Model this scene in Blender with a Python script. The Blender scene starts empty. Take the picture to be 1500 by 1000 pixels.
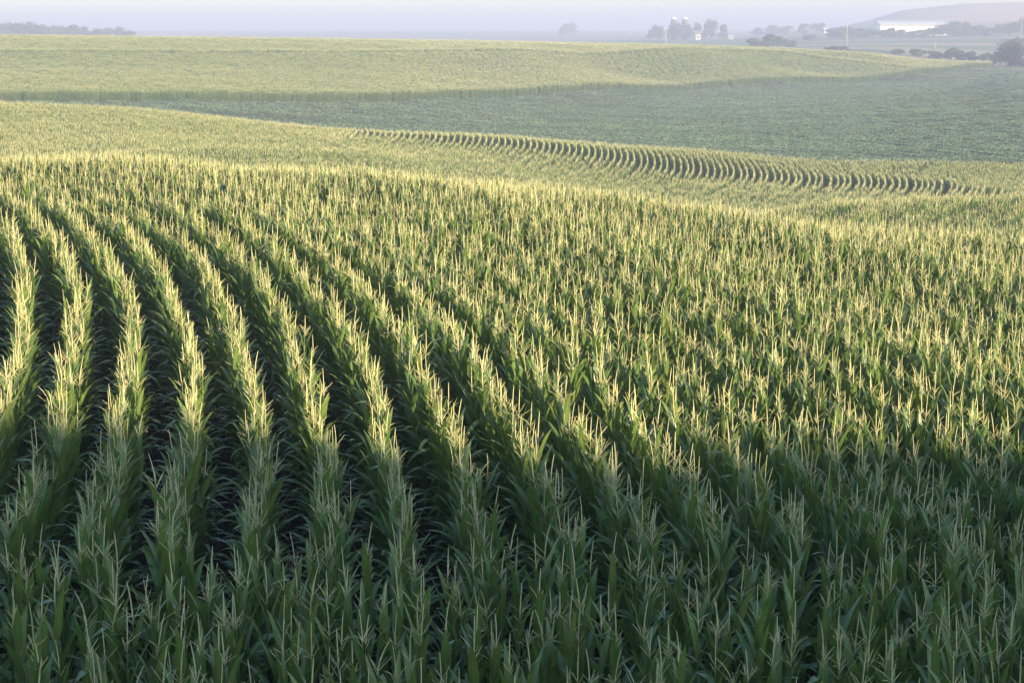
import bpy, math, random
import numpy as np
from mathutils import Vector

random.seed(7)
RNG = np.random.default_rng(7)
SC = bpy.context.scene
COL = SC.collection
R = math.radians

# ------------------------------------------------------------------ camera, sky, sun, exposure
FPX = 2500.0                                   # focal length in photo pixels (1500 wide): a 60 mm lens
PITCH = math.atan(450.0 / FPX)
CAM_Z = 7.4
cam = bpy.data.cameras.new('camera')
cam.sensor_width = 36.0
cam.lens = 60.0
cam.clip_start = 0.1
cam.clip_end = 30000
cam_ob = bpy.data.objects.new('camera', cam)
COL.objects.link(cam_ob)
cam_ob.location = (0, 0, CAM_Z)
cam_ob.rotation_euler = (math.pi / 2 - PITCH, 0, 0)
SC.camera = cam_ob

SUN_EL = 10.8
SUN_AZ = 144.0                                 # clockwise from the view direction: behind, to the right
SUN_STRENGTH = 5.0
SKY_STRENGTH = 0.15
world = bpy.data.worlds.new('World')
SC.world = world
world.use_nodes = True
nt = world.node_tree
nt.nodes.clear()
sky = nt.nodes.new('ShaderNodeTexSky')
sky.sky_type = 'NISHITA'
sky.sun_disc = False
sky.sun_elevation = R(SUN_EL)
sky.sun_rotation = R(SUN_AZ)
sky.air_density = 1.0
sky.dust_density = 0.6
sky.ozone_density = 2.5
bg = nt.nodes.new('ShaderNodeBackground')
bg.inputs['Strength'].default_value = SKY_STRENGTH
wo = nt.nodes.new('ShaderNodeOutputWorld')
nt.links.new(sky.outputs[0], bg.inputs[0])
nt.links.new(bg.outputs[0], wo.inputs[0])

sun = bpy.data.lights.new('sun', 'SUN')
sun.energy = SUN_STRENGTH
sun.angle = R(0.5)
sun.color = (1.0, 0.84, 0.54)
sun_ob = bpy.data.objects.new('sun', sun)
COL.objects.link(sun_ob)
sdir = Vector((math.sin(R(SUN_AZ)) * math.cos(R(SUN_EL)), math.cos(R(SUN_AZ)) * math.cos(R(SUN_EL)), math.sin(R(SUN_EL))))
sun_ob.rotation_euler = sdir.to_track_quat('Z', 'Y').to_euler()
sun_ob.location = (40, -60, 60)

SC.view_settings.view_transform = 'Standard'
SC.view_settings.look = 'None'
SC.view_settings.gamma = 1.0
SC.view_settings.use_curve_mapping = False
SC.view_settings.exposure = 1.32
SC.render.engine = 'CYCLES'
SC.cycles.max_bounces = 6
SC.cycles.diffuse_bounces = 3
SC.cycles.glossy_bounces = 2
SC.cycles.transmission_bounces = 3
SC.cycles.volume_bounces = 1
SC.cycles.transparent_max_bounces = 8


# ------------------------------------------------------------------ helpers
def tag(o, label=None, cat=None, group=None, kind=None):
    if label: o['label'] = label
    if cat: o['category'] = cat
    if group: o['group'] = group
    if kind: o['kind'] = kind
    return o


def link(name, data, parent=None, loc=(0, 0, 0), rot=(0, 0, 0)):
    o = bpy.data.objects.new(name, data)
    COL.objects.link(o)
    o.location = loc
    o.rotation_euler = rot
    if parent: o.parent = parent
    return o


class MB:
    """collects verts, faces, material slots and one uv pair per vertex"""
    def __init__(self):
        self.v, self.f, self.m, self.uv = [], [], [], []

    def add(self, v, f, m=0, uv=None):
        o = len(self.v)
        self.v += [tuple(p) for p in v]
        self.uv += list(uv) if uv is not None else [(0.5, 0.5)] * len(v)
        for q in f:
            self.f.append(tuple(i + o for i in q))
            self.m.append(m)

    def merge(self, other, rotz=0.0, off=(0, 0, 0), sc=1.0):
        c, s = math.cos(rotz) * sc, math.sin(rotz) * sc
        o = len(self.v)
        self.v += [(x * c - y * s + off[0], x * s + y * c + off[1], z * sc + off[2]) for x, y, z in other.v]
        self.uv += other.uv
        self.f += [tuple(i + o for i in q) for q in other.f]
        self.m += other.m

    def tube(self, pts, rad, n=4, m=0, cap=True):
        vs, fs = [], []
        k = len(pts)
        for i, p in enumerate(pts):
            p = Vector(p)
            d = Vector(pts[min(i + 1, k - 1)]) - Vector(pts[max(i - 1, 0)])
            d.normalize()
            a = d.orthogonal().normalized() if abs(d.z) < .95 else Vector((1, 0, 0))
            a = (a - d * a.dot(d)).normalized()
            b = d.cross(a)
            for j in range(n):
                t = 2 * math.pi * j / n
                vs.append(p + (a * math.cos(t) + b * math.sin(t)) * rad[i])
        for i in range(k - 1):
            for j in range(n):
                fs.append((i * n + j, i * n + (j + 1) % n, (i + 1) * n + (j + 1) % n, (i + 1) * n + j))
        if cap:
            fs.append(tuple((k - 1) * n + j for j in range(n)))
            fs.append(tuple(n - 1 - j for j in range(n)))
        self.add(vs, fs, m)

    def box(self, x0, x1, y0, y1, z0, z1, m=0):
        v = [(x, y, z) for z in (z0, z1) for y in (y0, y1) for x in (x0, x1)]
        self.add(v, [(0, 2, 3, 1), (4, 5, 7, 6), (0, 1, 5, 4), (2, 6, 7, 3), (0, 4, 6, 2), (1, 3, 7, 5)], m)

    def mesh(self, name, mats, smooth=False):
        me = bpy.data.meshes.new(name)
        me.from_pydata(self.v, [], self.f)
        for mt in mats: me.materials.append(mt)
        if len(mats) > 1:
            me.polygons.foreach_set('material_index', self.m)
        uvl = me.uv_layers.new(name='UVMap')
        li = np.empty(len(me.loops), dtype=np.int32)
        me.loops.foreach_get('vertex_index', li)
        uvl.data.foreach_set('uv', np.array(self.uv, dtype=np.float32)[li].ravel())
        if smooth:
            me.polygons.foreach_set('use_smooth', [True] * len(me.polygons))
        me.update()
        return me


# ------------------------------------------------------------------ materials
def new_mat(name):
    m = bpy.data.materials.new(name)
    m.use_nodes = True
    t = m.node_tree
    b = t.nodes['Principled BSDF']
    return m, t, b


def noise_mix(t, c1, c2, scale=5.0, detail=3.0, vec=None, lo=.35, hi=.65):
    n = t.nodes.new('ShaderNodeTexNoise')
    n.inputs['Scale'].default_value = scale
    n.inputs['Detail'].default_value = detail
    if vec is not None: t.links.new(vec, n.inputs['Vector'])
    mr = t.nodes.new('ShaderNodeMapRange')
    mr.inputs[1].default_value, mr.inputs[2].default_value = lo, hi
    t.links.new(n.outputs[0], mr.inputs[0])
    x = t.nodes.new('ShaderNodeMix')
    x.data_type = 'RGBA'
    x.inputs[6].default_value = (*c1, 1)
    x.inputs[7].default_value = (*c2, 1)
    t.links.new(mr.outputs[0], x.inputs[0])
    return x.outputs[2]


def mix_rgb(t, fac, a, b):
    x = t.nodes.new('ShaderNodeMix')
    x.data_type = 'RGBA'
    for sock, val in ((x.inputs[0], fac), (x.inputs[6], a), (x.inputs[7], b)):
        if isinstance(val, (tuple, list)): sock.default_value = (*val, 1)
        elif isinstance(val, (int, float)): sock.default_value = val
        else: t.links.new(val, sock)
    return x.outputs[2]


def simple_mat(name, c1, c2=None, scale=4.0, rough=.6, spec=.3):
    m, t, b = new_mat(name)
    b.inputs['Roughness'].default_value = rough
    b.inputs['Specular IOR Level'].default_value = spec
    if c2 is None:
        c2 = tuple(c * .8 for c in c1)
    tc = t.nodes.new('ShaderNodeTexCoord')
    t.links.new(noise_mix(t, c1, c2, scale, vec=tc.outputs['Object']), b.inputs['Base Color'])
    return m


def leaf_mat(name, c1, c2, trans, rough, spec, midrib=None, tfac=.28, patchy=None):
    m, t, b = new_mat(name)
    b.inputs['Roughness'].default_value = rough
    b.inputs['Specular IOR Level'].default_value = spec
    oi = t.nodes.new('ShaderNodeObjectInfo')
    col = mix_rgb(t, oi.outputs['Random'], c1, c2)
    geo = t.nodes.new('ShaderNodeNewGeometry')
    n = t.nodes.new('ShaderNodeTexNoise')
    n.inputs['Scale'].default_value = 2.3
    n.inputs['Detail'].default_value = 2
    t.links.new(geo.outputs['Position'], n.inputs['Vector'])
    hs = t.nodes.new('ShaderNodeHueSaturation')
    mr = t.nodes.new('ShaderNodeMapRange')
    mr.inputs[1].default_value, mr.inputs[2].default_value = .3, .7
    mr.inputs[3].default_value, mr.inputs[4].default_value = .75, 1.25
    t.links.new(n.outputs[0], mr.inputs[0])
    t.links.new(mr.outputs[0], hs.inputs['Value'])
    t.links.new(col, hs.inputs['Color'])
    col = hs.outputs[0]
    if midrib:
        uv = t.nodes.new('ShaderNodeUVMap')
        sx = t.nodes.new('ShaderNodeSeparateXYZ')
        t.links.new(uv.outputs[0], sx.inputs[0])
        a = t.nodes.new('ShaderNodeMath'); a.operation = 'SUBTRACT'; a.inputs[1].default_value = .5
        t.links.new(sx.outputs[0], a.inputs[0])
        ab = t.nodes.new('ShaderNodeMath'); ab.operation = 'ABSOLUTE'
        t.links.new(a.outputs[0], ab.inputs[0])
        lt = t.nodes.new('ShaderNodeMath'); lt.operation = 'LESS_THAN'; lt.inputs[1].default_value = .055
        t.links.new(ab.outputs[0], lt.inputs[0])
        w = t.nodes.new('ShaderNodeMath'); w.operation = 'MULTIPLY'; w.inputs[1].default_value = .7
        t.links.new(lt.outputs[0], w.inputs[0])
        col = mix_rgb(t, w.outputs[0], col, midrib)
    if midrib:
        tip = t.nodes.new('ShaderNodeMapRange'); tip.inputs[1].default_value, tip.inputs[2].default_value = .80, 1.0
        t.links.new(sx.outputs[1], tip.inputs[0])
        n2 = t.nodes.new('ShaderNodeTexNoise'); n2.inputs['Scale'].default_value = 9; n2.inputs['Detail'].default_value = 4
        t.links.new(geo.outputs['Position'], n2.inputs['Vector'])
        m2 = t.nodes.new('ShaderNodeMapRange'); m2.inputs[1].default_value, m2.inputs[2].default_value = .48, .62
        t.links.new(n2.outputs[0], m2.inputs[0])
        m3 = t.nodes.new('ShaderNodeMath'); m3.operation = 'MULTIPLY'
        t.links.new(tip.outputs[0], m3.inputs[0]); t.links.new(m2.outputs[0], m3.inputs[1])
        col = mix_rgb(t, m3.outputs[0], col, (.33, .27, .13))
    if patchy:
        mp = t.nodes.new('ShaderNodeMapping'); mp.inputs['Scale'].default_value = patchy
        t.links.new(geo.outputs['Position'], mp.inputs[0])
        n3 = t.nodes.new('ShaderNodeTexNoise'); n3.inputs['Scale'].default_value = 1; n3.inputs['Detail'].default_value = 5
        t.links.new(mp.outputs[0], n3.inputs['Vector'])
        m4 = t.nodes.new('ShaderNodeMapRange'); m4.inputs[1].default_value, m4.inputs[2].default_value = .3, .7
        m4.inputs[3].default_value, m4.inputs[4].default_value = .78, 1.22
        t.links.new(n3.outputs[0], m4.inputs[0])
        h2 = t.nodes.new('ShaderNodeHueSaturation')
        t.links.new(m4.outputs[0], h2.inputs['Value']); t.links.new(col, h2.inputs['Color'])
        col = h2.outputs[0]
    t.links.new(col, b.inputs['Base Color'])
    tr = t.nodes.new('ShaderNodeBsdfTranslucent')
    tr.inputs['Color'].default_value = (*trans, 1)
    mx = t.nodes.new('ShaderNodeMixShader')
    mx.inputs[0].default_value = tfac
    out = t.nodes['Material Output']
    t.links.new(b.outputs[0], mx.inputs[1])
    t.links.new(tr.outputs[0], mx.inputs[2])
    t.links.new(mx.outputs[0], out.inputs['Surface'])
    return m


M_LEAF = leaf_mat('corn_leaf', (.086, .160, .034), (.170, .226, .058), (.19, .28, .03), .36, .6, midrib=(.24, .30, .13))
M_STALK = simple_mat('corn_stalk', (.13, .20, .06), (.18, .22, .09), 6, .5)
M_TASSEL = leaf_mat('corn_tassel', (.63, .58, .27), (.74, .67, .37), (.42, .38, .14), .7, .15, tfac=.15)
M_HUSK = simple_mat('corn_husk', (.16, .24, .07), (.22, .28, .10), 8, .5)
M_BEAN = leaf_mat('soybean_leaf', (.175, .245, .130), (.205, .275, .145), (.18, .26, .08), .5, .4, tfac=.2, patchy=(.012, .07, 0))
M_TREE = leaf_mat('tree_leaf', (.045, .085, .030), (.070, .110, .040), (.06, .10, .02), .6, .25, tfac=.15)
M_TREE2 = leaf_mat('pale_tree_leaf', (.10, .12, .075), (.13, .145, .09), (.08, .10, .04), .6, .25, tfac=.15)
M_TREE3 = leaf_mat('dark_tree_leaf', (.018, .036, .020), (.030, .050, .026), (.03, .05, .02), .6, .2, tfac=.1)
M_BARK = simple_mat('bark', (.11, .085, .06), (.07, .055, .04), 3, .85, .1)
M_WOOD = simple_mat('pole_wood', (.42, .36, .30), (.33, .28, .23), 2, .8, .2)
M_WHITE = simple_mat('white_paint', (.80, .79, .76), (.72, .71, .68), .4, .5)
M_OFFWHITE = simple_mat('weathered_white_paint', (.50, .50, .48), (.42, .42, .40), .8, .6)
M_ROOFW = simple_mat('pale_metal_roof', (.62, .64, .67), (.54, .56, .60), .3, .4, .5)
M_ROOFD = simple_mat('grey_shingle', (.16, .16, .17), (.22, .21, .20), 1.5, .8, .2)
M_SILO = simple_mat('silo_concrete', (.17, .18, .20), (.13, .14, .16), .6, .8, .2)
M_DARK = simple_mat('dark_opening', (.04, .045, .05), (.06, .06, .065), 1, .4, .4)
M_GLASSY = simple_mat('insulator_glass', (.25, .30, .30), (.20, .25, .25), 9, .2, .6)


# ------------------------------------------------------------------ the land: height profiles by bearing
COLS = {
    0: [(8, .25), (13, .50), (18, .67), (24, 1.04), (36, 1.55), (48, 1.66), (60, .7), (90, -2.7), (125, -5.2), (150, -5.6), (190, -5.45), (230, -3.9), (262, -6), (300, -7.9),
        (350, -6.4), (450, -1.6), (560, 4.5), (620, 4.2), (720, 0), (900, -2), (1200, -2), (2000, 2), (3200, 10), (6000, 22)],
    250: [(8, .25), (13, .49), (18, .65), (24, 1.00), (36, 1.45), (48, 1.48), (60, .5), (90, -3), (125, -5.8), (150, -6.2), (185, -5.9), (225, -5.15), (260, -7.8), (300, -9.3),
          (365, -6.8), (470, -1.8), (575, 3.85), (635, 3.5), (740, -1), (900, -2), (1200, -2), (2000, 2), (3200, 10), (6000, 22)],
    500: [(8, .25), (13, .47), (18, .62), (24, .92), (36, 1.25), (47, 1.20), (60, .15), (90, -3.5), (125, -6.8), (150, -7.3), (185, -7.05), (215, -6.9), (250, -9.7), (310, -10.5),
          (390, -8.1), (490, -2.05), (590, 3.1), (650, 2.7), (760, -2), (950, -2.5), (1300, -1), (2000, 2), (3200, 11), (6000, 24)],
    750: [(8, .25), (13, .45), (18, .57), (24, .82), (36, 1.02), (46, .94), (60, -.3), (90, -4.3), (125, -8), (155, -8.8), (190, -8.2), (210, -7.6), (245, -10.4), (330, -11.1),
          (400, -10.5), (455, -9.0), (540, -1.8), (620, 2.05), (680, 1.5), (800, -4), (1000, -3), (1400, -.5), (2000, 2), (3200, 11), (6000, 24)],
    1000: [(8, .25), (13, .41), (18, .48), (24, .66), (36, .76), (44, .62), (58, -1), (75, -3.6), (95, -6), (105, -6.4), (130, -9.4), (160, -10.7), (185, -10.4), (210, -9.2), (240, -11.4),
           (350, -11.9), (450, -11.7), (545, -10.6), (610, -1.9), (660, .6), (720, 0), (820, -5), (1000, -3.5), (1500, 1.4), (2200, 4), (3200, 10), (6000, 24)],
    1250: [(8, .25), (13, .37), (18, .41), (24, .50), (34, .52), (42, .36), (60, -2.6), (75, -4.9), (90, -6.6), (105, -5.4), (113, -6.7), (120, -7.9), (145, -10.2), (165, -10.7), (195, -10.9), (211, -10.4), (240, -12),
           (350, -11.2), (480, -10.8), (605, -9.6), (640, -5.2), (665, -2.2), (700, -2.6), (770, -4.2), (900, .2), (1200, 1.6), (1500, 5.5), (2100, 9), (3200, 14), (6000, 26)],
    1400: [(8, .25), (13, .35), (18, .38), (24, .44), (33, .43), (41, .24), (60, -2.8), (75, -5.1), (89, -6.85), (100, -6.0), (108, -5.3), (115, -6.6), (123, -7.9), (147, -10.3), (165, -10.75), (192, -10.85), (207, -10.4),
           (240, -11.7), (350, -10.4), (500, -9.8), (620, -8.8), (665, -7.5), (690, -6.2), (712, -6.0), (780, -5.6), (860, -3), (1000, .0), (1250, 3.4), (1500, 6.5), (2100, 10.2), (3200, 15), (6000, 26)],
    1500: [(8, .25), (13, .33), (18, .36), (24, .40), (32, .38), (40, .16), (60, -2.9), (75, -5.2), (88, -7.0), (98, -6.3), (110, -5.2), (117, -6.6), (125, -7.9), (148, -10.4), (165, -10.8), (190, -10.8), (205, -10.4), (240, -11.5),
           (350, -9.9), (500, -8.5), (650, -7.2), (720, -6.8), (850, -5), (1000, -.5), (1300, 5), (1500, 7.2), (2100, 11), (3200, 16), (6000, 26)],
}


def pchip(x, y, xq):
    x, y = np.asarray(x, float), np.asarray(y, float)
    h = np.diff(x); dl = np.diff(y) / h
    d = np.zeros_like(y)
    for i in range(1, len(x) - 1):
        if dl[i - 1] * dl[i] > 0:
            w1, w2 = 2 * h[i] + h[i - 1], h[i] + 2 * h[i - 1]
            d[i] = (w1 + w2) / (w1 / dl[i - 1] + w2 / dl[i])
    d[0], d[-1] = dl[0], dl[-1]
    xq = np.clip(xq, x[0], x[-1])
    k = np.clip(np.searchsorted(x, xq, side='right') - 1, 0, len(h) - 1)
    t = (xq - x[k]) / h[k]
    return ((2 * t**3 - 3 * t**2 + 1) * y[k] + (t**3 - 2 * t**2 + t) * h[k] * d[k]
            + (-2 * t**3 + 3 * t**2) * y[k + 1] + (t**3 - t**2) * h[k] * d[k + 1])


LD = np.linspace(math.log(8), math.log(6000), 900)
UG = np.linspace(-.42, .42, 169)
_cu = np.array([(c - 750) / FPX for c in COLS])
_tab = np.array([pchip(*zip(*COLS[c]), np.exp(LD)) for c in COLS])
HT = np.array([pchip(_cu, _tab[:, j], UG) for j in range(len(LD))]).T        # [u, d]


def sstep(a, b, x):
    t = np.clip((x - a) / (b - a), 0, 1)
    return t * t * (3 - 2 * t)


def interp_px(px, xs, ys):
    return np.interp(px, xs, ys)


RIDGE_Z, RIDGE_Y = 15.38, -38.0


def ground_z(x, y):
    x, y = np.asarray(x, float), np.asarray(y, float)
    yy = np.maximum(y, 8.0)
    u = np.clip(x / yy, -.419, .419)
    fi = (u - UG[0]) / (UG[1] - UG[0]); i = np.clip(fi.astype(int), 0, len(UG) - 2); fu = fi - i
    ld = np.clip(np.log(yy), LD[0], LD[-1] - 1e-6)
    fj = (ld - LD[0]) / (LD[1] - LD[0]); j = np.clip(fj.astype(int), 0, len(LD) - 2); fv = fj - j
    z = (HT[i, j] * (1 - fu) + HT[i + 1, j] * fu) * (1 - fv) + (HT[i, j + 1] * (1 - fu) + HT[i + 1, j + 1] * fu) * fv
    px = 750 + FPX * u
    # contour terraces: low banks that run across the far field and the middle hill
    dl = interp_px(px, [-300, 0, 500, 750, 1000, 1150, 1300], [445, 455, 492, 540, 612, 640, 640])
    z = z + 1.8 * np.exp(-((yy - dl) / np.where(yy < dl, 22.0, 4.5)) ** 2) * sstep(1250, 1100, px)
    dm = interp_px(px, [-300, 0, 300, 520, 700], [150, 152, 160, 172, 180])
    z = z + .9 * np.exp(-((yy - dm) / np.where(yy < dm, 9.0, 2.5)) ** 2) * sstep(640, 520, px) * sstep(100, 300, px)
    # brown hill far off on the right
    top = interp_px(px, [1120, 1210, 1270, 1310, 1400, 1500, 1650, 1800], [0, 5, 16, 27, 35, 36, 30, 20])
    z = z + top * sstep(1700, 2250, yy) * sstep(4200, 2700, yy)
    # the rise behind the camera whose crest keeps the near rows in shade
    wob = .25 * np.sin(x * .21 + 1.3) + .22 * np.sin(x * .63) + .2 * np.sin(x * 1.21 + .4) + .15 * np.sin(x * 1.77 + 2)
    wob = wob + np.clip(.010 * (x - 42), -.8, .8)
    z = z + np.where(y < 4, (RIDGE_Z + wob) * sstep(4, RIDGE_Y, y), 0)
    return z


CANOPY = 2.45

# visibility table: steepest sight line over the crops in front, from a slightly raised eye
_dd = np.exp(LD)
_xx = UG[:, None] * _dd[None, :]
_ztop = ground_z(_xx, np.broadcast_to(_dd, _xx.shape)) + np.where((_dd < 232)[None, :], CANOPY, .6)
_ang = (_ztop - (CAM_Z + 1.6)) / _dd[None, :]
VIS = np.maximum.accumulate(_ang, axis=1)


def seen(x, y, ztop):
    u = np.clip(x / y, -.419, .419)
    i = np.clip(np.round((u - UG[0]) / (UG[1] - UG[0])).astype(int), 0, len(UG) - 1)
    j = np.clip(((np.log(np.maximum(y - 3, 8)) - LD[0]) / (LD[1] - LD[0])).astype(int), 0, len(LD) - 1)
    return (ztop + .25 - (CAM_Z + 1.6)) / y > VIS[i, j] - .0006


def far_edge(x):                                # near edge of the far corn field
    return pchip([-260, -190, -105, -39, -9, 54, 136, 193, 260], [330, 338, 350, 390, 438, 545, 620, 700, 760], np.clip(x, -259, 259))


# ground sheet
def spaced(a, b, n, s):
    t = np.linspace(math.asinh(a / s), math.asinh(b / s), n)
    return np.sinh(t) * s


gx = spaced(-3400, 3400, 381, 60)
gy = np.concatenate([np.linspace(-190, 6, 50)[:-1], np.exp(np.linspace(math.log(6), math.log(700), 330))[:-1], np.exp(np.linspace(math.log(700), math.log(6500), 170))])
X, Y = np.meshgrid(gx, gy)
Z = ground_z(X, Y)
nx, ny = len(gx), len(gy)
me = bpy.data.meshes.new('ground')
idx = np.arange(nx * ny).reshape(ny, nx)
fc = np.stack([idx[:-1, :-1], idx[:-1, 1:], idx[1:, 1:], idx[1:, :-1]], -1).reshape(-1, 4)
me.from_pydata(np.stack([X, Y, Z], -1).reshape(-1, 3).tolist(), [], fc.tolist())
me.polygons.foreach_set('use_smooth', [True] * len(me.polygons))
m, t, b = new_mat('farmland')
b.inputs['Roughness'].default_value = .9
b.inputs['Specular IOR Level'].default_value = .1
geo = t.nodes.new('ShaderNodeNewGeometry')
pos = geo.outputs['Position']
soil = noise_mix(t, (.045, .034, .024), (.075, .058, .040), 3.0, 5, pos)
mp = t.nodes.new('ShaderNodeMapping')
mp.inputs['Scale'].default_value = (.0030, .016, 0)
mp.inputs['Rotation'].default_value = (0, 0, .12)
t.links.new(pos, mp.inputs[0])
vo = t.nodes.new('ShaderNodeTexVoronoi')
vo.inputs['Scale'].default_value = 1.0
t.links.new(mp.outputs[0], vo.inputs['Vector'])
cr = t.nodes.new('ShaderNodeValToRGB')
cr.color_ramp.interpolation = 'CONSTANT'
els = [(0, (.16, .21, .09)), (.22, (.32, .29, .17)), (.42, (.13, .20, .08)), (.6, (.38, .33, .22)), (.78, (.20, .24, .11))]
while len(cr.color_ramp.elements) < len(els): cr.color_ramp.elements.new(.5)
for e, (p_, c_) in zip(cr.color_ramp.elements, els):
    e.position = p_; e.color = (*c_, 1)
sp = t.nodes.new('ShaderNodeSeparateColor')
t.links.new(vo.outputs['Color'], sp.inputs[0])
t.links.new(sp.outputs[0], cr.inputs[0])
sx = t.nodes.new('ShaderNodeSeparateXYZ')
t.links.new(pos, sx.inputs[0])
far = t.nodes.new('ShaderNodeMapRange'); far.inputs[1].default_value, far.inputs[2].default_value = 690, 790
t.links.new(sx.outputs[1], far.inputs[0])
col = mix_rgb(t, far.outputs[0], soil, cr.outputs[0])
hill = t.nodes.new('ShaderNodeMapRange'); hill.inputs[1].default_value, hill.inputs[2].default_value = 15, 22
t.links.new(sx.outputs[2], hill.inputs[0])
far2 = t.nodes.new('ShaderNodeMapRange'); far2.inputs[1].default_value, far2.inputs[2].default_value = 1500, 1800
t.links.new(sx.outputs[1], far2.inputs[0])
mu = t.nodes.new('ShaderNodeMath'); mu.operation = 'MULTIPLY'
t.links.new(hill.outputs[0], mu.inputs[0]); t.links.new(far2.outputs[0], mu.inputs[1])
brown = noise_mix(t, (.52, .37, .23), (.42, .30, .20), .012, 4, pos)
col = mix_rgb(t, mu.outputs[0], col, brown)
beh = t.nodes.new('ShaderNodeMapRange'); beh.inputs[1].default_value, beh.inputs[2].default_value = 4, -4
t.links.new(sx.outputs[1], beh.inputs[0])
grass = noise_mix(t, (.06, .10, .03), (.10, .13, .05), .8, 5, pos)
col = mix_rgb(t, beh.outputs[0], col, grass)
t.links.new(col, b.inputs['Base Color'])
bp = t.nodes.new('ShaderNodeBump'); bp.inputs['Strength'].default_value = .4; bp.inputs['Distance'].default_value = .1
nn = t.nodes.new('ShaderNodeTexNoise'); nn.inputs['Scale'].default_value = 4; nn.inputs['Detail'].default_value = 6
t.links.new(pos, nn.inputs['Vector']); t.links.new(nn.outputs[0], bp.inputs['Height']); t.links.new(bp.outputs[0], b.inputs['Normal'])
me.materials.append(m)
tag(link('ground', me), 'rolling farm ground under the crops and out to the horizon', None, None, 'structure')


# ------------------------------------------------------------------ corn plants
def leaf_mb(L, W, a0, bend, seg, rnd, lod=0):
    mb = MB()
    n = seg
    x = z = 0.0
    vs, uvs, fs = [], [], []
    tw = rnd.uniform(-.35, .35)
    ph = rnd.uniform(0, 6.28)
    side = 0.0
    kink = rnd.uniform(.9, 1.7) if rnd.random() < .16 else 0.0
    kat = rnd.uniform(.45, .7)
    drift = rnd.uniform(-.10, .10)
    for i in range(n + 1):
        s = i / n
        th = a0 + bend * s ** 2.0 + (kink if s > kat else 0)
        if i:
            x += math.sin(th) * L / n
            z += math.cos(th) * L / n
        side = drift * L * s * s
        w = W * min(1.0, .55 + 2.2 * s) * max(0.0, 1 - s ** 2.6) * .5 + .0015
        k = tw * s
        nx_, nz_ = -math.cos(th), math.sin(th)
        fold = .32 * (1 - .5 * s)
        rip = .10 * math.sin(ph + s * 11) * (1 if 0 < i < n else 0)
        for q, sg in ((0, -1), (1, 0), (2, 1)):
            ww = w * sg
            up = (abs(sg) * fold * w) + sg * rip * w
            yy = ww * math.cos(k)
            e = ww * math.sin(k) + up
            vs.append((x + nx_ * e, yy + side, z + nz_ * e))
            uvs.append((q * .5, s))
    for i in range(n):
        for q in (0, 1):
            a = i * 3 + q
            fs.append((a, a + 1, a + 4, a + 3))
    mb.add(vs, fs, 0, uvs)
    return mb


def tassel_mb(rnd, lod=0):
    """origin at the tassel neck; green peduncle below, straw spike and side branches"""
    mb = MB()
    H = rnd.uniform(.29, .40)
    lean = .04 if rnd.random() < .8 else .13
    lx, ly = rnd.uniform(-lean, lean), rnd.uniform(-lean, lean)
    n, f = (4, 1.0) if lod == 0 else (3, 1.15)
    P = lambda s: Vector((lx * s * s, ly * s * s, .10 + H * s))
    mb.tube([(0, 0, -.12), (0, 0, .04), P(0)], [.0075, .006, .005], 3, 1, False)
    ks = (0, .25, .5, .75, 1) if lod == 0 else (0, .5, 1)
    mb.tube([P(s) for s in ks], [f * r for r in ((.0044, .0060, .0057, .0050, .0024) if lod == 0 else (.0066, .0080, .0036))], n, 0)
    nb = rnd.randint(4, 9) if lod == 0 else rnd.randint(3, 5)
    a = rnd.uniform(0, 6.28)
    for k in range(nb):
        a += 2.4 + rnd.uniform(-.5, .5)
        s0 = rnd.uniform(-.14, .22)
        p0 = P(max(s0, 0)) if s0 > 0 else Vector((0, 0, .10 + H * s0))
        L = rnd.uniform(.10, .19)
        th = rnd.uniform(.40, .95)
        dz = rnd.uniform(-.35, .25)
        d1 = Vector((math.cos(a) * math.sin(th), math.sin(a) * math.sin(th), math.cos(th)))
        d2 = (d1 + Vector((0, 0, dz))).normalized()
        pts = [p0, p0 + d1 * L * .5, p0 + d1 * L * .5 + d2 * L * .5]
        mb.tube(pts, [f * .0026, f * .0036, f * .0020], 3, 0, False)
    return mb


def stalk_mb(h):
    mb = MB()
    pts, rad = [], []
    for i in range(6):
        s = i / 5
        pts.append((.012 * math.sin(i * 2.1), .012 * math.cos(i * 1.7), h * s))
        rad.append(.014 - .008 * s)
    mb.tube(pts, rad, 5, 0, False)
    return mb


def ear_mb(rnd):
    mb = MB()
    pts = [(.015 + .05 * s, 0, .24 * s) for s in (0, .25, .55, .85, 1)]
    mb.tube(pts, [.012, .027, .029, .018, .006], 6, 0)
    for k in range(5):
        a = k * 1.256
        e = Vector(pts[-1])
        mb.tube([e, e + Vector((.02 * math.cos(a), .02 * math.sin(a), .04)), e + Vector((.045 * math.cos(a), .045 * math.sin(a), .03))], [.003, .003, .001], 3, 1, False)
    return mb


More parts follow.
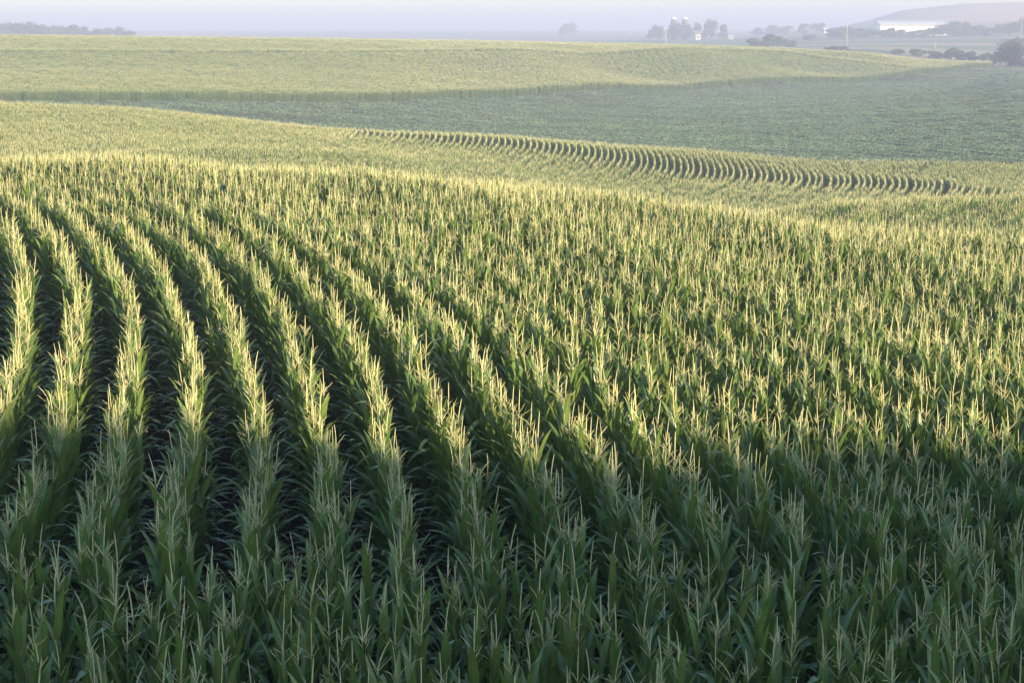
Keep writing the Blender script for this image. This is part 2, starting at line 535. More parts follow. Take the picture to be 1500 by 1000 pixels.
def plant_spec(seed, lod=0):
    """leaf list (mb, height, azimuth), tassel mb, stalk mb, ear (mb, height, azimuth)"""
    rnd = random.Random(seed)
    top = rnd.uniform(2.02, 2.16)
    leaves = []
    nl = 11 if lod == 0 else 9
    for k in range(nl):
        q = k / (nl - 1)                       # 0 = top leaf
        h = top - .05 - (1.45 if lod == 0 else 1.72) * q
        az = (0 if k % 2 == 0 else math.pi) + rnd.uniform(-.6, .6)
        L = (.46 + .24 * min(1, q * 2.0)) * rnd.uniform(.86, 1.14)
        W = (.080 + .028 * min(1, q * 2.5)) * rnd.uniform(.9, 1.1)
        a0 = R(rnd.uniform(8, 17) + 8 * min(1, q * 1.5))
        bend = R(rnd.uniform(4, 34) + 105 * max(0, min(1, q * 1.5 - .25)) * rnd.uniform(.6, 1.2))
        leaves.append((leaf_mb(L, W * (1.0 if lod == 0 else 1.2), a0, bend, 8 if lod == 0 else 4, rnd, lod), h, az))
    return leaves, tassel_mb(rnd, lod), stalk_mb(top + .04), (ear_mb(rnd), 1.05 + rnd.uniform(-.1, .1), rnd.uniform(0, 6.28)), top


def joined_plant(spec):
    leaves, ta, st, (er, eh, ea), top = spec
    out = MB()
    for mb, h, az in leaves: out.merge(mb, az, (0, 0, h))
    tb = MB(); tb.merge(ta)
    tb.m = [2 if q == 0 else 1 for q in tb.m]
    out.merge(tb, 0, (0, 0, top + .09))
    sb = MB(); sb.merge(st); sb.m = [1] * len(sb.m)
    out.merge(sb)
    return out


MATS3 = [M_LEAF, M_STALK, M_TASSEL]
NVAR = 20
SPECS = [plant_spec(100 + i) for i in range(NVAR)]
JOIN = [joined_plant(s) for s in SPECS]


def proto_collection(name, meshes):
    c = bpy.data.collections.new(name)
    for i, me_ in enumerate(meshes):
        o = bpy.data.objects.new(f'{name}_{i:02d}', me_)
        c.objects.link(o)
    return c


C_PLANT = proto_collection('corn_kinds', [j.mesh(f'corn_kind_{i:02d}', MATS3, True) for i, j in enumerate(JOIN)])

segs = []
for k in range(6):
    rnd = random.Random(500 + k)
    out = MB()
    for i in range(8):
        j = joined_plant(plant_spec(900 + k * 20 + i, 1))
        out.merge(j, math.pi / 2 + rnd.gauss(0, .6), ((i - 3.5) * .19 + rnd.uniform(-.04, .04), rnd.uniform(-.05, .05), rnd.uniform(-.03, .03)), rnd.uniform(.92, 1.06))
    segs.append(out.mesh(f'corn_length_{k:02d}', MATS3, True))
SEG_L = 8 * .19
C_SEG = proto_collection('corn_lengths', segs)


def scatter(name, pts, rot, scl, index, coll, label):
    me_ = bpy.data.meshes.new(name)
    me_.from_pydata(np.asarray(pts).tolist(), [], [])
    n = len(pts)
    for nm, typ, arr, key in (('rot', 'FLOAT_VECTOR', np.asarray(rot, np.float32).ravel(), 'vector'),
                              ('scl', 'FLOAT_VECTOR', np.asarray(scl, np.float32).ravel(), 'vector'),
                              ('pick', 'INT', np.asarray(index, np.int32), 'value')):
        at = me_.attributes.new(nm, typ, 'POINT')
        at.data.foreach_set(key, arr)
    o = link(name, me_)
    ng = bpy.data.node_groups.new(name + '_nodes', 'GeometryNodeTree')
    ng.interface.new_socket('Geometry', in_out='INPUT', socket_type='NodeSocketGeometry')
    ng.interface.new_socket('Geometry', in_out='OUTPUT', socket_type='NodeSocketGeometry')
    gi, go = ng.nodes.new('NodeGroupInput'), ng.nodes.new('NodeGroupOutput')
    ci = ng.nodes.new('GeometryNodeCollectionInfo')
    ci.inputs['Collection'].default_value = coll
    ci.inputs['Separate Children'].default_value = True
    ci.inputs['Reset Children'].default_value = True
    ip = ng.nodes.new('GeometryNodeInstanceOnPoints')
    ip.inputs['Pick Instance'].default_value = True

    def attr(nm, typ):
        a = ng.nodes.new('GeometryNodeInputNamedAttribute')
        a.data_type = typ
        a.inputs['Name'].default_value = nm
        return a.outputs['Attribute']
    L_ = ng.links.new
    L_(gi.outputs[0], ip.inputs['Points'])
    L_(ci.outputs[0], ip.inputs['Instance'])
    L_(attr('pick', 'INT'), ip.inputs['Instance Index'])
    L_(attr('rot', 'FLOAT_VECTOR'), ip.inputs['Rotation'])
    L_(attr('scl', 'FLOAT_VECTOR'), ip.inputs['Scale'])
    L_(ip.outputs[0], go.inputs[0])
    md = o.modifiers.new('scatter', 'NODES')
    md.node_group = ng
    return tag(o, label, None, None, 'stuff')


# ---- near field: rows are arcs round a point off to the left
CX, CY = -74.0, 8.0
ROW = .76
PSC = .92                                       # size of the plants here
PXM = lambda x, y: 750 + FPX * x / (y * math.cos(PITCH) + 4.6 * math.sin(PITCH))
near = []                                       # x, y, heading, row number
HEAD = 15.0                                     # end rows run across the slope nearer than this
for k in range(0, 130):
    r = 40 + ROW * k
    step = .145 / r
    th = np.arange(-1.2, 1.2, step)
    th = th + RNG.uniform(-.3, .3, len(th)) * step
    wob = .035 * np.sin(th * r * .5 + k * 1.7) + RNG.normal(0, .020, len(th))
    px_ = CX + (r + wob) * np.cos(th); py_ = CY + (r + wob) * np.sin(th)
    keep = (py_ > 8.5) & (py_ < 88) & (np.abs(px_) < 5.0 + .345 * py_)
    keep &= RNG.random(len(th)) > .025
    keep &= py_ > HEAD + .35 + .25 * np.sin(px_ * .8)
    for a, bx, by in zip(th[keep], px_[keep], py_[keep]): near.append((bx, by, a, k))
for k in range(0, 9):
    xs_h = np.arange(-11, 11, .145)
    xs_h = xs_h + RNG.uniform(-.05, .05, len(xs_h))
    ys_h = HEAD - .15 - ROW * k + .022 * xs_h + RNG.normal(0, .03, len(xs_h))
    for bx, by in zip(xs_h, ys_h):
        if by > 8.3 and abs(bx) < 5.0 + .345 * by and RNG.random() > .025: near.append((bx, by, math.pi / 2, 1000 - k))
near = np.array(near)
nz = ground_z(near[:, 0], near[:, 1])
ok = seen(near[:, 0], near[:, 1], nz + 2.6) | (near[:, 1] < 20)
near, nz = near[ok], nz[ok]
N = len(near)
hvar = PSC + .035 * np.sin(near[:, 0] * .9 + near[:, 1] * .35) + RNG.normal(0, .028, N)
yaw = near[:, 2] + RNG.normal(0, 1.1, N) + np.where(RNG.random(N) < .5, math.pi, 0)
tilt = RNG.normal(0, .034, (N, 2))
kind = RNG.integers(0, NVAR, N)

# the three hundred that show largest: the nearest whose tops are inside the frame
pxs = PXM(near[:, 0], near[:, 1])
Hh = CAM_Z - nz - 2.55
pys = 500 - FPX * np.tan(PITCH - np.arctan(Hh / near[:, 1]))
inside = (pxs > 4) & (pxs < 1496) & (pys < 985)
order = np.argsort(np.where(inside, near[:, 1], 1e9))[:300]
solo = np.zeros(N, bool); solo[order] = True
print('corn plants', N, 'solo to', near[order].max(0)[1])

# prototypes of the parts; every plant below is an Empty with its own leaves, stalk, tassel and ear
LEAF_ME = [[mb.mesh('leaf', [M_LEAF], True) for mb, h, az in s[0]] for s in SPECS]
TAS_ME = [s[1].mesh('tassel', [M_TASSEL, M_STALK], True) for s in SPECS]
STK_ME = [s[2].mesh('stalk', [M_STALK], True) for s in SPECS]
EAR_ME = [s[3][0].mesh('ear', [M_HUSK, M_TASSEL], True) for s in SPECS]
PROTO = []
ORD = ('first second third fourth fifth sixth seventh eighth ninth tenth eleventh twelfth thirteenth fourteenth fifteenth sixteenth seventeenth eighteenth nineteenth twentieth '
       'twenty-first twenty-second twenty-third twenty-fourth twenty-fifth twenty-sixth twenty-seventh twenty-eighth twenty-ninth thirtieth thirty-first thirty-second thirty-third thirty-fourth thirty-fifth thirty-sixth').split()
rows = sorted(set(int(k) for k in near[order, 3] if k < 900))
heads = sorted(set(int(k) for k in near[order, 3] if k >= 900))       # nearest first
rowpos = {k: i for i, k in enumerate(rows)}
rowpos.update({k: i for i, k in enumerate(heads)})
serial, count = {}, {}
for i in sorted(order, key=lambda q: near[q, 0] if near[q, 3] >= 900 else near[q, 1]):
    k = int(near[i, 3]); serial[i] = count.get(k, 0); count[k] = serial[i] + 1
made = {}


def ordw(n):
    n += 1
    if n <= len(ORD): return ORD[n - 1]
    tens = {3: 'thirty', 4: 'forty', 5: 'fifty', 6: 'sixty', 7: 'seventy', 8: 'eighty'}[n // 10]
    return tens[:-1] + 'ieth' if n % 10 == 0 else tens + '-' + ORD[n % 10 - 1]


def plant_label(i):
    v = kind[i]
    leaning = ''
    if tilt[i, 0] ** 2 + tilt[i, 1] ** 2 > .055 ** 2: leaning = 'leaning '
    hgt = 'tall ' if hvar[i] > PSC + .04 else ('short ' if hvar[i] < PSC - .04 else '')
    k = int(near[i, 3])
    if k >= 900:
        return f'{hgt}{leaning}shaded corn plant, {ordw(serial[i])} from left in {ORD[rowpos[k]]} cross row from below'
    return f'{hgt}{leaning}shaded corn plant, {ordw(serial[i])} behind the cross rows in lengthwise row {ordw(rowpos[k])} from left'


for i in order:
    v = int(kind[i])
    loc = (near[i, 0], near[i, 1], nz[i] - .01)
    rot = (tilt[i, 0], tilt[i, 1], yaw[i])
    if v not in made:
        root = link('corn_plant', None)
        root.empty_display_size = .2
        leaves, ta, st, (er, eh, ea), top = SPECS[v]
        link('stalk', STK_ME[v], root)
        for q, (mb, h, az) in enumerate(leaves):
            link('leaf', LEAF_ME[v][q], root, (0, 0, h), (0, 0, az))
        link('tassel', TAS_ME[v], root, (0, 0, top + .09))
        link('ear', EAR_ME[v], root, (0, 0, eh), (0, 0, ea))
        made[v] = (root, list(root.children) if root.children else [o for o in COL.objects if o.parent is root])
        r_ = root
    else:
        src, kids = made[v]
        r_ = src.copy()
        COL.objects.link(r_)
        for ch in kids:
            c = ch.copy()
            COL.objects.link(c)
            c.parent = r_
    r_.location = loc
    r_.rotation_euler = rot
    s = float(hvar[i])
    r_.scale = (s, s, s)
    tag(r_, plant_label(i), 'corn plant', 'corn plants in the shaded near rows')

rest = ~solo
scatter('corn_crop', np.stack([near[rest, 0], near[rest, 1], nz[rest] - .01], -1),
        np.stack([tilt[rest, 0], tilt[rest, 1], yaw[rest]], -1), np.repeat(hvar[rest, None], 3, 1), kind[rest], C_PLANT,
        'tasselled corn crop in curved rows covering the near slope beyond the shade')

# ---- middle hill: rows bend like a bracket just in front of its crest
def hill_end(x, y):
    return interp_px(750 + FPX * x / y, [0, 500, 750, 1000, 1250, 1500], [233, 226, 222, 217, 212, 207])


BY, BW, BK = 190.0, 85.0, 1.0
P, Rt = [], []
ys = np.arange(40, 275, .02)
sfun = -BK * (np.sqrt((ys - BY) ** 2 + BW ** 2) - BW)
sder = -BK * (ys - BY) / np.sqrt((ys - BY) ** 2 + BW ** 2)
arc = np.concatenate([[0], np.cumsum(np.sqrt(1 + sder[1:] ** 2) * .02)])
a_s = np.arange(.5, arc[-1], SEG_L)
sy = np.interp(a_s, arc, ys); so = np.interp(a_s, arc, sfun); sd = np.interp(a_s, arc, sder)
for k in range(-125, 240):
    x0 = k * ROW
    off = RNG.uniform(0, SEG_L)
    x = x0 + so + RNG.normal(0, .02, len(so)); y = sy + off + (14 - .03 * x0)
    end = hill_end(x, y)
    keep = (np.abs(x) < .35 * y) & (y < end) & (y > 66)
    keep &= (x > -21 + .8 * np.sin(y * .3)) & (x < 49 + 1.5 * np.sin(y * .37))
    for q in np.nonzero(keep)[0]:
        P.append((x[q], y[q])); Rt.append(math.atan2(1.0, sd[q]))
for k in range(0, 240):                         # left of that the rows run along the contour
    yk = 70 + k * ROW
    for x in np.arange(-.35 * yk + RNG.uniform(0, 1), -20, SEG_L):
        y = yk - .10 * x + RNG.normal(0, .03)
        if x < -20.6 + .8 * math.sin(y * .3) and y < 226 + 8 * min(1, -x / 60) and x > -.36 * y:
            P.append((x, y)); Rt.append(-.10)
    for x in np.arange(48 + RNG.uniform(0, 1), .36 * yk + 2, SEG_L):       # and to the right of it
        y = yk + .05 * (x - 48) + RNG.normal(0, .03)
        if x > 49.4 + 1.5 * math.sin(y * .37) and y < hill_end(x, y): P.append((x, y)); Rt.append(.05)
P = np.array(P); Rt = np.array(Rt)
pz = ground_z(P[:, 0], P[:, 1])
dx = .7 * np.cos(Rt); dy = .7 * np.sin(Rt)
pitch = -np.arctan2(ground_z(P[:, 0] + dx, P[:, 1] + dy) - ground_z(P[:, 0] - dx, P[:, 1] - dy), 1.4)
ok = seen(P[:, 0], P[:, 1], pz + 2.6) & (P[:, 1] > 88)
P, Rt, pz, pitch = P[ok], Rt[ok], pz[ok], pitch[ok]
n = len(P)
flip = RNG.random(n) < .5
hs = 1 + .04 * np.sin(P[:, 0] * .21) * np.sin(P[:, 1] * .17) + RNG.normal(0, .03, n)
scatter('hillside_corn', np.stack([P[:, 0], P[:, 1], pz], -1), np.stack([np.zeros(n), np.where(flip, -pitch, pitch), Rt + np.where(flip, math.pi, 0)], -1),
        np.stack([np.ones(n), np.ones(n), hs], -1), RNG.integers(0, len(segs), n), C_SEG, 'tasselled corn on the middle hill, its rows bending like brackets')
print('hill lengths', n)

# ---- far field: rows follow its near edge
P, Rt = [], []
xs_f = np.arange(-255, 212, .05)
ye = far_edge(xs_f)
sl = np.gradient(ye, xs_f)
arc = np.concatenate([[0], np.cumsum(np.sqrt(1 + sl[1:] ** 2) * .05)])
a_s = np.arange(.5, arc[-1], SEG_L * .93)
sx_ = np.interp(a_s, arc, xs_f); sy_ = np.interp(a_s, arc, ye); ss_ = np.interp(a_s, arc, sl)
nrm = np.sqrt(1 + ss_ ** 2)
for k in range(0, 420):
    o_ = k * ROW
    x = sx_ + RNG.normal(0, .25, len(sx_)); y = far_edge(x) + o_ * 1.2 + RNG.normal(0, .03, len(sx_))
    u = x / y
    px_ = 750 + FPX * u
    crest = interp_px(px_, [-300, 0, 250, 500, 750, 1000, 1250, 1440], [560, 562, 577, 592, 622, 664, 668, 704])
    keep = (u > -.36) & (px_ < 1444) & (y < crest + 14) & (y >= far_edge(x) - .5)
    P.append(np.stack([x[keep], y[keep]], -1)); Rt.append(np.arctan(ss_[keep]))
P = np.concatenate(P); Rt = np.concatenate(Rt)
pz = ground_z(P[:, 0], P[:, 1])
ok = seen(P[:, 0], P[:, 1], pz + 2.6) & (RNG.random(len(P)) > .05)
P, Rt, pz = P[ok], Rt[ok], pz[ok]
n = len(P)
hs = 1 + .05 * np.sin(P[:, 0] * .11) * np.sin(P[:, 1] * .23) + RNG.normal(0, .075, n)
tline = interp_px(750 + FPX * P[:, 0] / P[:, 1], [-300, 0, 500, 750, 1000, 1150, 1300], [445, 455, 492, 540, 612, 640, 640])
hs = hs + .2 * (np.abs(P[:, 1] - tline) < 3.0)
scatter('far_corn', np.stack([P[:, 0], P[:, 1], pz], -1), np.stack([np.zeros(n), np.zeros(n), Rt + np.where(RNG.random(n) < .5, math.pi, 0)], -1),
        np.stack([np.ones(n), np.ones(n), hs], -1), RNG.integers(0, len(segs), n), C_SEG, 'hazy corn field with a straight wall of stalks beyond the green valley')
print('far lengths', n)

# ---- soybeans in the valley
bp_ = []
for k in range(4):
    rnd = random.Random(40 + k)
    mb = MB()
    for q in range(820):
        x, y = rnd.uniform(-2.1, 2.1), rnd.uniform(-2.1, 2.1)
        ridge = .5 + .5 * math.cos(2 * math.pi * y / .76)
        z = .34 + .26 * ridge + rnd.uniform(-.12, .10)
        a = rnd.uniform(0, 6.28); tl = rnd.uniform(-.7, .7); t2 = rnd.uniform(-.7, .7)
        s = rnd.uniform(.10, .17)
        ca, sa = math.cos(a), math.sin(a)
        v = []
        for px_, py_ in ((-s, -s * .6), (s, -s * .6), (s * .8, s * .6), (-s * .8, s * .6)):
            v.append((x + px_ * ca - py_ * sa, y + px_ * sa + py_ * ca, z + px_ * tl + py_ * t2))
        mb.add(v, [(0, 1, 2, 3)])
    bp_.append(mb.mesh(f'soybean_patch_{k}', [M_BEAN]))
C_BEAN = proto_collection('soybean_patches', bp_)
P = []
for y in np.arange(208, 790, 3.9):
    for x in np.arange(-.36 * y, .37 * y, 3.9):
        P.append((x + RNG.uniform(-.3, .3), y + RNG.uniform(-.3, .3)))
P = np.array(P)
fe = far_edge(P[:, 0])
u = P[:, 0] / P[:, 1]; px_ = 750 + FPX * u
endr = interp_px(px_, [1400, 1444, 1500, 1700], [700, 712, 716, 730])
keep = (((P[:, 0] < 190) & (P[:, 1] < fe - 2.2)) | ((P[:, 0] >= 150) & (px_ > 1436) & (P[:, 1] < endr)))
keep &= P[:, 1] > hill_end(P[:, 0], P[:, 1]) + 3.5
P = P[keep]
pz = ground_z(P[:, 0], P[:, 1])
ok = seen(P[:, 0], P[:, 1], pz + .9)
P, pz = P[ok], pz[ok]
n = len(P)
e = .5
gxs = np.arctan2(ground_z(P[:, 0] + e, P[:, 1]) - ground_z(P[:, 0] - e, P[:, 1]), 2 * e)
gys = np.arctan2(ground_z(P[:, 0], P[:, 1] + e) - ground_z(P[:, 0], P[:, 1] - e), 2 * e)
brot = np.where(RNG.random(n) < .5, 0.0, math.pi) + .35
flipb = np.where(brot > 1, -1.0, 1.0)
scatter('soybean_crop', np.stack([P[:, 0], P[:, 1], pz], -1), np.stack([gys * 1.0, -gxs * 1.0, brot], -1),
        np.stack([np.ones(n), np.ones(n), RNG.uniform(.85, 1.2, n)], -1), RNG.integers(0, 4, n), C_BEAN, 'low green soybean crop filling the valley between the corn fields')
print('bean patches', n)


# ------------------------------------------------------------------ far trees, buildings, poles
def at(px, d):
    x = (px - 750) / FPX * d
    return Vector((x, d, float(ground_z(np.array([x]), np.array([d]))[0])))


def eye_z(py, d):                               # world height that shows at photo row py at distance d
    return CAM_Z - d * math.tan(PITCH + math.atan((py - 500) / FPX))


def crown_mb(rnd, h, w, leaf, nleaf, low=.18, round_=1.0):
    """leaf-sized faces in clumps through the crown's volume"""
    mb = MB()
    blobs = []
    for k in range(rnd.randint(8, 12)):
        q = rnd.uniform(0, 1)
        zz = h * (low + (1 - low) * (.12 + .80 * q))
        rr = w * .5 * (math.sin(math.pi * min(.98, .18 + .74 * q)) ** .7) * rnd.uniform(.25, .75)
        a = rnd.uniform(0, 6.28)
        blobs.append((rr * math.cos(a), rr * math.sin(a), zz, rnd.uniform(.16, .27) * min(w, h)))
    blobs.append((0, 0, h * .72, .24 * min(w, h))); blobs.append((0, 0, h * .48, .28 * min(w, h)))
    for k in range(nleaf):
        bx, by, bz, br = rnd.choice(blobs)
        d = Vector((rnd.gauss(0, 1), rnd.gauss(0, 1), rnd.gauss(0, .8))).normalized() * br * rnd.uniform(.45, 1.05)
        p = Vector((bx, by, bz)) + d
        if p.z < h * low * .6: continue
        s = leaf * rnd.uniform(.6, 1.4)
        nrm_ = (d.normalized() + Vector((rnd.uniform(-.6, .6), rnd.uniform(-.6, .6), rnd.uniform(-.2, .9)))).normalized()
        a_ = nrm_.orthogonal().normalized(); b_ = nrm_.cross(a_)
        mb.add([p + a_ * s, p + b_ * s * .7, p - a_ * s, p - b_ * s * .7], [(0, 1, 2, 3)])
    return mb


def trunk_mb(rnd, h, r):
    mb = MB()
    mb.tube([(0, 0, -.5), (.05 * r, 0, h * .25), (rnd.uniform(-.3, .3), rnd.uniform(-.3, .3), h * .62)], [r * 1.25, r, r * .45], 7, 0)
    for k in range(5):
        a = k * 1.26 + rnd.uniform(-.4, .4)
        z0 = h * rnd.uniform(.22, .42)
        l_ = h * rnd.uniform(.2, .32)
        mb.tube([(0, 0, z0), (math.cos(a) * l_ * .5, math.sin(a) * l_ * .5, z0 + l_ * .45), (math.cos(a) * l_ * .9, math.sin(a) * l_ * .9, z0 + l_)], [r * .5, r * .3, r * .12], 5, 0, False)
    return mb


TREE_ME = []
for k in range(6):                              # unit-ish trees, 10 m high
    rnd = random.Random(70 + k)
    w = (8.5, 11.5, 10, 7, 12.5, 9.5)[k]
    TREE_ME.append((crown_mb(rnd, 10, w, .34, 2600, (.16, .10, .2, .12, .08, .14)[k]).mesh('tree_crown', [M_TREE]), trunk_mb(rnd, 10, .28).mesh('tree_trunk', [M_BARK])))
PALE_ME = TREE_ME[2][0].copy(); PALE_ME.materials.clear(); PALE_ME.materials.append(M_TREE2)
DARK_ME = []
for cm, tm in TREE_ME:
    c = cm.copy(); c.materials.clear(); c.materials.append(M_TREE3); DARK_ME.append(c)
BUSH_ME = []
for k in range(3):
    rnd = random.Random(90 + k)
    BUSH_ME.append((crown_mb(rnd, 4, 6.5, .22, 1500, .03).mesh('bush_crown', [M_TREE]), trunk_mb(rnd, 3, .12).mesh('bush_stem', [M_BARK])))
_tc = [0]


def tree(px, d, top_py, label, group, wide=None, k=None, bush=False, pale=False, dark=False):
    """a tree at photo column px and distance d whose top shows at row top_py; wide in photo pixels"""
    p = at(px, d)
    h = max(2.0, eye_z(top_py, d) - p.z)
    _tc[0] += 1
    k = _tc[0] % (3 if bush else 6) if k is None else k
    cm, tm = (BUSH_ME if bush else TREE_ME)[k]
    if pale: cm = PALE_ME
    if dark: cm = DARK_ME[k]
    h0 = 4.0 if bush else 10.0
    w0 = 6.5 if bush else (8.5, 11.5, 10, 7, 12.5, 9.5)[k]
    root = link('bush' if bush else 'tree', None, None, (p.x, p.y, p.z - .1))
    sz = h / h0 / 1.0
    sw = sz if wide is None else (wide / FPX * d) / w0
    root.scale = (sw, sw, sz)
    root.rotation_euler = (0, 0, RNG.uniform(0, 6.28))
    link('crown', cm, root); link('stem' if bush else 'trunk', tm, root)
    return tag(root, label, 'bush' if bush else 'tree', group)


# treeline beyond the far crest, upper left corner of the view
tl = [(4, 33, 22), (18, 32, 20), (32, 33, 22), (47, 35, 20), (61, 34, 24), (76, 37, 20), (90, 39, 22), (105, 37, 18), (121, 35, 17), (134, 40, 20), (150, 43, 20), (166, 42, 22), (182, 41, 20), (196, 44, 18)]
for q, (px, tp, w) in enumerate(tl):
    w *= 1.5
    tree(px, 1450 + 40 * math.sin(q * 2.3), tp, f'hazy blue tree, {ORD[q]} from left in the treeline beyond the far crest', 'trees of the far treeline', w)
tree(832, 2300, 34.5, 'broad lone tree on the skyline between the treeline and the silos', None, 30, 4)
tree(822, 2280, 40, 'low tree tucked against the lone skyline tree', None, 16, 1)
# farmstead trees
for px, d, tp, w, lb in ((960, 1600, 38, 18, 'round tree by the farm drive, just before the tall pole'), (950, 1620, 44, 12, 'small tree at the outer end of the farm grove'),
                         (981, 1610, 38, 18, 'tree in front of the twin silos'), (992, 1600, 33, 18, 'dense tree between the twin silos'), (1003, 1620, 35, 16, 'tree just past the second silo'),
                         (1016, 1640, 34, 15, 'rounded tree behind the white farmhouse'), (1036, 1610, 30, 18, 'tallest tree of the farm grove'), (1028, 1600, 43, 14, 'low tree beside the white farmhouse'),
                         (1056, 1620, 37, 18, 'tree at the shed end of the farm grove')):
    tree(px, d, tp, lb, 'trees round the farmstead', w * 1.3)
# clump by the crest and the trees round the long building
for px, d, tp, w, lb in ((1100, 980, 55, 30, 'pale tree, first of the clump just behind the far corn'), (1118, 975, 49, 32, 'highest tree of the clump just behind the far corn'),
                         (1134, 985, 54, 30, 'middle tree of the clump just behind the far corn'), (1150, 990, 58, 26, 'last tree of the clump just behind the far corn')):
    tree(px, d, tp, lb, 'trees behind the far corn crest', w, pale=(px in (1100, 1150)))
for q, (px, d, tp, w) in enumerate(((1104, 1900, 41, 20), (1124, 1880, 38, 22), (1143, 1900, 38, 22), (1169, 1850, 34, 16), (1192, 1850, 34, 22), (1180, 1300, 51, 20))):
    w *= 1.4
    tree(px, d, tp, ('low far tree at the start of the hedgerow', 'second tree of the faint hedgerow', 'third tree of the faint hedgerow', 'narrow tree of the faint hedgerow', 'round tree ending the faint hedgerow',
                     'lone tree in the field before the faint hedgerow')[q], 'trees of the faint hedgerow', w)
row_b = [(1212, 42, 22), (1226, 41, 22), (1241, 40, 24), (1256, 41, 22), (1270, 43, 22), (1284, 44, 20), (1297, 41, 20), (1313, 44, 22), (1328, 45, 20), (1343, 43, 20), (1358, 41, 22), (1371, 36, 24),
         (1386, 32, 26), (1402, 34, 24), (1418, 37, 22), (1432, 40, 20), (1452, 36, 22), (1468, 33, 24), (1486, 26, 26), (1504, 25, 28)]
for q, (px, tp, w) in enumerate(row_b):
    w *= 1.45
    tree(px, 1380 + 25 * math.sin(q * 1.9), tp, f'hazy tree, {ORD[q]} from left in the row below the long white building', 'trees in the row below the long white building', w)
# bushes along the field boundary
for q, (px, d, tp, w) in enumerate(((1214, 860, 69, 22), (1226, 870, 70, 18), (1304, 840, 73, 22), (1337, 830, 73, 26), (1364, 815, 76, 24), (1384, 810, 71, 28), (1400, 805, 75, 22), (1414, 800, 77, 24), (1432, 790, 78, 18))):
    w *= 1.6; tp -= 1.5
    tree(px, d, tp, f'dark bush, {ORD[q]} from left along the boundary behind the corn tip', 'bushes along the field boundary', w, bush=True)
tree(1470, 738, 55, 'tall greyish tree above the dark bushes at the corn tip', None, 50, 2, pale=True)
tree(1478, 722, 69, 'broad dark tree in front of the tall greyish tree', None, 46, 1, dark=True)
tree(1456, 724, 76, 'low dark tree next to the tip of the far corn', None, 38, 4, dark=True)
tree(1502, 726, 59, 'green tree at the picture border behind the soybeans', None, 34, 0)
tree(1492, 722, 86, 'small pale bush under the dark tree by the soybeans', None, 26, 0, bush=True)


def pole(px, d, top_py, label):
    p = at(px, d)
    h = eye_z(top_py, d) - p.z
    root = link('utility_pole', None, None, (p.x, p.y, p.z - .2))
    mb = MB(); mb.tube([(0, 0, -.4), (0, 0, h * .5), (0, 0, h)], [.26, .22, .17], 8, 0)
    link('shaft', mb.mesh('shaft', [M_WOOD], True), root)
    mb = MB(); mb.box(-1.1, 1.1, -.24, -.12, h - .75, h - .55)
    link('crossarm', mb.mesh('crossarm', [M_WOOD]), root)
    for x in (-.95, -.35, .35, .95):
        mb = MB(); mb.tube([(x, -.18, h - .55), (x, -.18, h - .42), (x, -.18, h - .30)], [.05, .09, .03], 6, 0)
        link('insulator', mb.mesh('insulator', [M_GLASSY], True), root)
    root.rotation_euler = (0, 0, .5)
    return tag(root, label, 'utility pole', 'utility poles across the far fields')


pole(972, 900, 39, 'pale wooden utility pole in front of the twin silos')
pole(1233, 905, 33.5, 'brown wooden utility pole near the bushes left of the long building')
pole(1484, 1010, 18, 'tallest pale utility pole, above the grey tree by the soybeans')
pole(1361, 960, 62, 'short thin utility pole in the field behind the bushes')


def silo(px, d, top_py, label):
    p = at(px, d)
    h = eye_z(top_py, d) - p.z
    root = link('silo', None, None, (p.x, p.y, p.z - .2))
    r = 2.9
    mb = MB()
    mb.tube([(0, 0, 0), (0, 0, h - 2.4)], [r, r], 24, 0)
    for z in np.arange(1.5, h - 3, 1.5):
        mb.tube([(0, 0, z), (0, 0, z + .12)], [r + .05, r + .05], 24, 0, True)
    link('shell', mb.mesh('shell', [M_SILO]), root)
    mb = MB()
    mb.tube([(0, 0, h - 2.4), (0, 0, h - 2.0), (0, 0, h - 1.2), (0, 0, h - .5), (0, 0, h)], [r + .12, r + .1, r * .86, r * .55, .25], 24, 0)
    link('dome', mb.mesh('dome', [M_WHITE], True), root)
    mb = MB(); mb.box(-.5, .5, -r - .9, -r + .05, 1, h - 2.6)
    link('chute', mb.mesh('chute', [M_SILO]), root)
    root.rotation_euler = (0, 0, .2)
    return tag(root, label, 'silo', 'silos of the farmstead')


silo(983, 1640, 24.5, 'grey tower silo with white dome, nearer the tall pole')
silo(999, 1640, 24.5, 'grey tower silo with white dome, nearer the farmhouse')


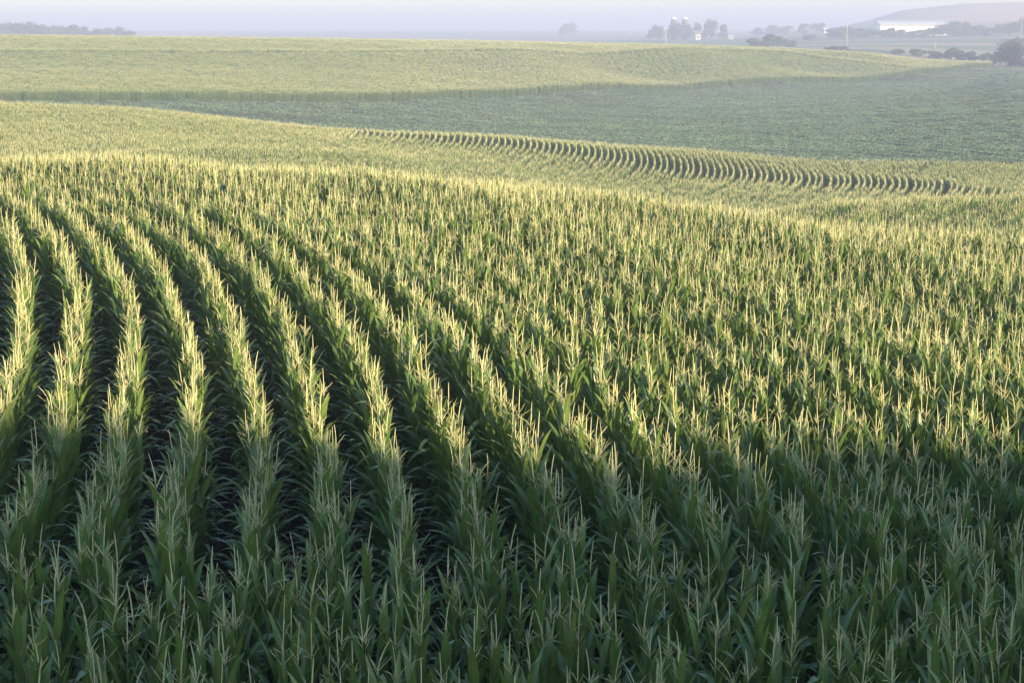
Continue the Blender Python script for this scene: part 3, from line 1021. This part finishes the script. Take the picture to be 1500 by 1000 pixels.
def gable(name, px, d, w, dep, wall_h, roof_h, label, cat, yaw_, roofmat, base_py=None, openings=()):
    p = at(px, d)
    z0 = p.z if base_py is None else eye_z(base_py, d)
    root = link(name, None, None, (p.x, p.y, z0))
    root.rotation_euler = (0, 0, yaw_)
    mb = MB()
    x, y = w / 2, dep / 2
    v = [(-x, -y, -2.5), (x, -y, -2.5), (x, y, -2.5), (-x, y, -2.5), (-x, -y, wall_h), (x, -y, wall_h), (x, y, wall_h), (-x, y, wall_h), (-x, 0, wall_h + roof_h), (x, 0, wall_h + roof_h)]
    mb.add(v, [(0, 1, 5, 4), (2, 3, 7, 6), (1, 2, 6, 9, 5), (3, 0, 4, 8, 7)])
    link('wall', mb.mesh('wall', [M_WHITE if w > 20 else M_OFFWHITE]), root)
    mb = MB()
    o, th = .5, .25
    e = roof_h * o / y
    for s in (-1, 1):
        q = [(-x - o, s * (y + o), wall_h - e + .03), (x + o, s * (y + o), wall_h - e + .03), (x + o, 0, wall_h + roof_h + .03), (-x - o, 0, wall_h + roof_h + .03)]
        q2 = [(a, b_, c + th) for a, b_, c in q]
        mb.add(q + q2, [(0, 1, 2, 3), (4, 7, 6, 5), (0, 4, 5, 1), (1, 5, 6, 2), (2, 6, 7, 3), (3, 7, 4, 0)])
    link('roof', mb.mesh('roof', [roofmat]), root)
    for nm, xa, xb, za, zb in openings:
        mb = MB(); mb.box(xa, xb, -y - .06, -y - .003, za, zb)
        link(nm, mb.mesh(nm, [M_DARK]), root)
    return tag(root, label, cat)


bld = gable('long_barn', 1323, 1500, 58, 22, 8.6, 2.6, 'long white metal building with pale roof behind the trees', 'barn', .06, M_ROOFW, 50.5,
            [('door', -24, -20, -.5, 4), ('door', 10, 14, -.5, 4)])
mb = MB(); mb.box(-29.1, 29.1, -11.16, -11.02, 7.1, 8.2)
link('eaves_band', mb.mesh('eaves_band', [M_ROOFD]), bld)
gable('farmhouse', 1015, 1590, 5.6, 8, 4.0, 2.9, 'small white farmhouse with steep roof in front of the farm trees', 'house', .5, M_ROOFD, 57, [('window', -2, -1, 1, 2.4), ('window', 1, 2, 1, 2.4), ('door', -.5, .5, 0, 2.1)])
gable('shed', 1066, 1560, 4.0, 5, 1.6, 1.0, 'low white shed past the end of the farm trees', 'shed', -.2, M_ROOFW, 56.5, [('door', -.6, .6, 0, 1.5)])
gable('shed', 1203, 1650, 5.5, 5, 2.0, 1.1, 'white shed at the end of the faint hedgerow', 'shed', .1, M_ROOFW, 46, [('door', -.8, .8, 0, 1.8)])
gable('farmhouse', 1459, 1700, 6, 6, 3, 1.8, 'tiny white house high on the brown hillside', 'house', .2, M_ROOFW, None, [('door', -.6, .6, 0, 2)])

# ------------------------------------------------------------------ haze
lo, hi = float(Z.min()) - 1.0, max(float(Z.max()), 46.0) + 4.0
mb = MB()
mb.box(-3500, 3500, -200, 6600, lo, hi)
hz = bpy.data.materials.new('haze_air')
hz.use_nodes = True
t = hz.node_tree
t.nodes.clear()
vol = t.nodes.new('ShaderNodeVolumePrincipled')
vol.inputs['Color'].default_value = (.57, .60, .83, 1)
vol.inputs['Density'].default_value = .00072
vol.inputs['Anisotropy'].default_value = 0.0
mo = t.nodes.new('ShaderNodeOutputMaterial')
t.links.new(vol.outputs[0], mo.inputs['Volume'])
tag(link('haze', mb.mesh('haze', [hz])), 'pale morning haze lying over the whole valley', None, None, 'stuff')
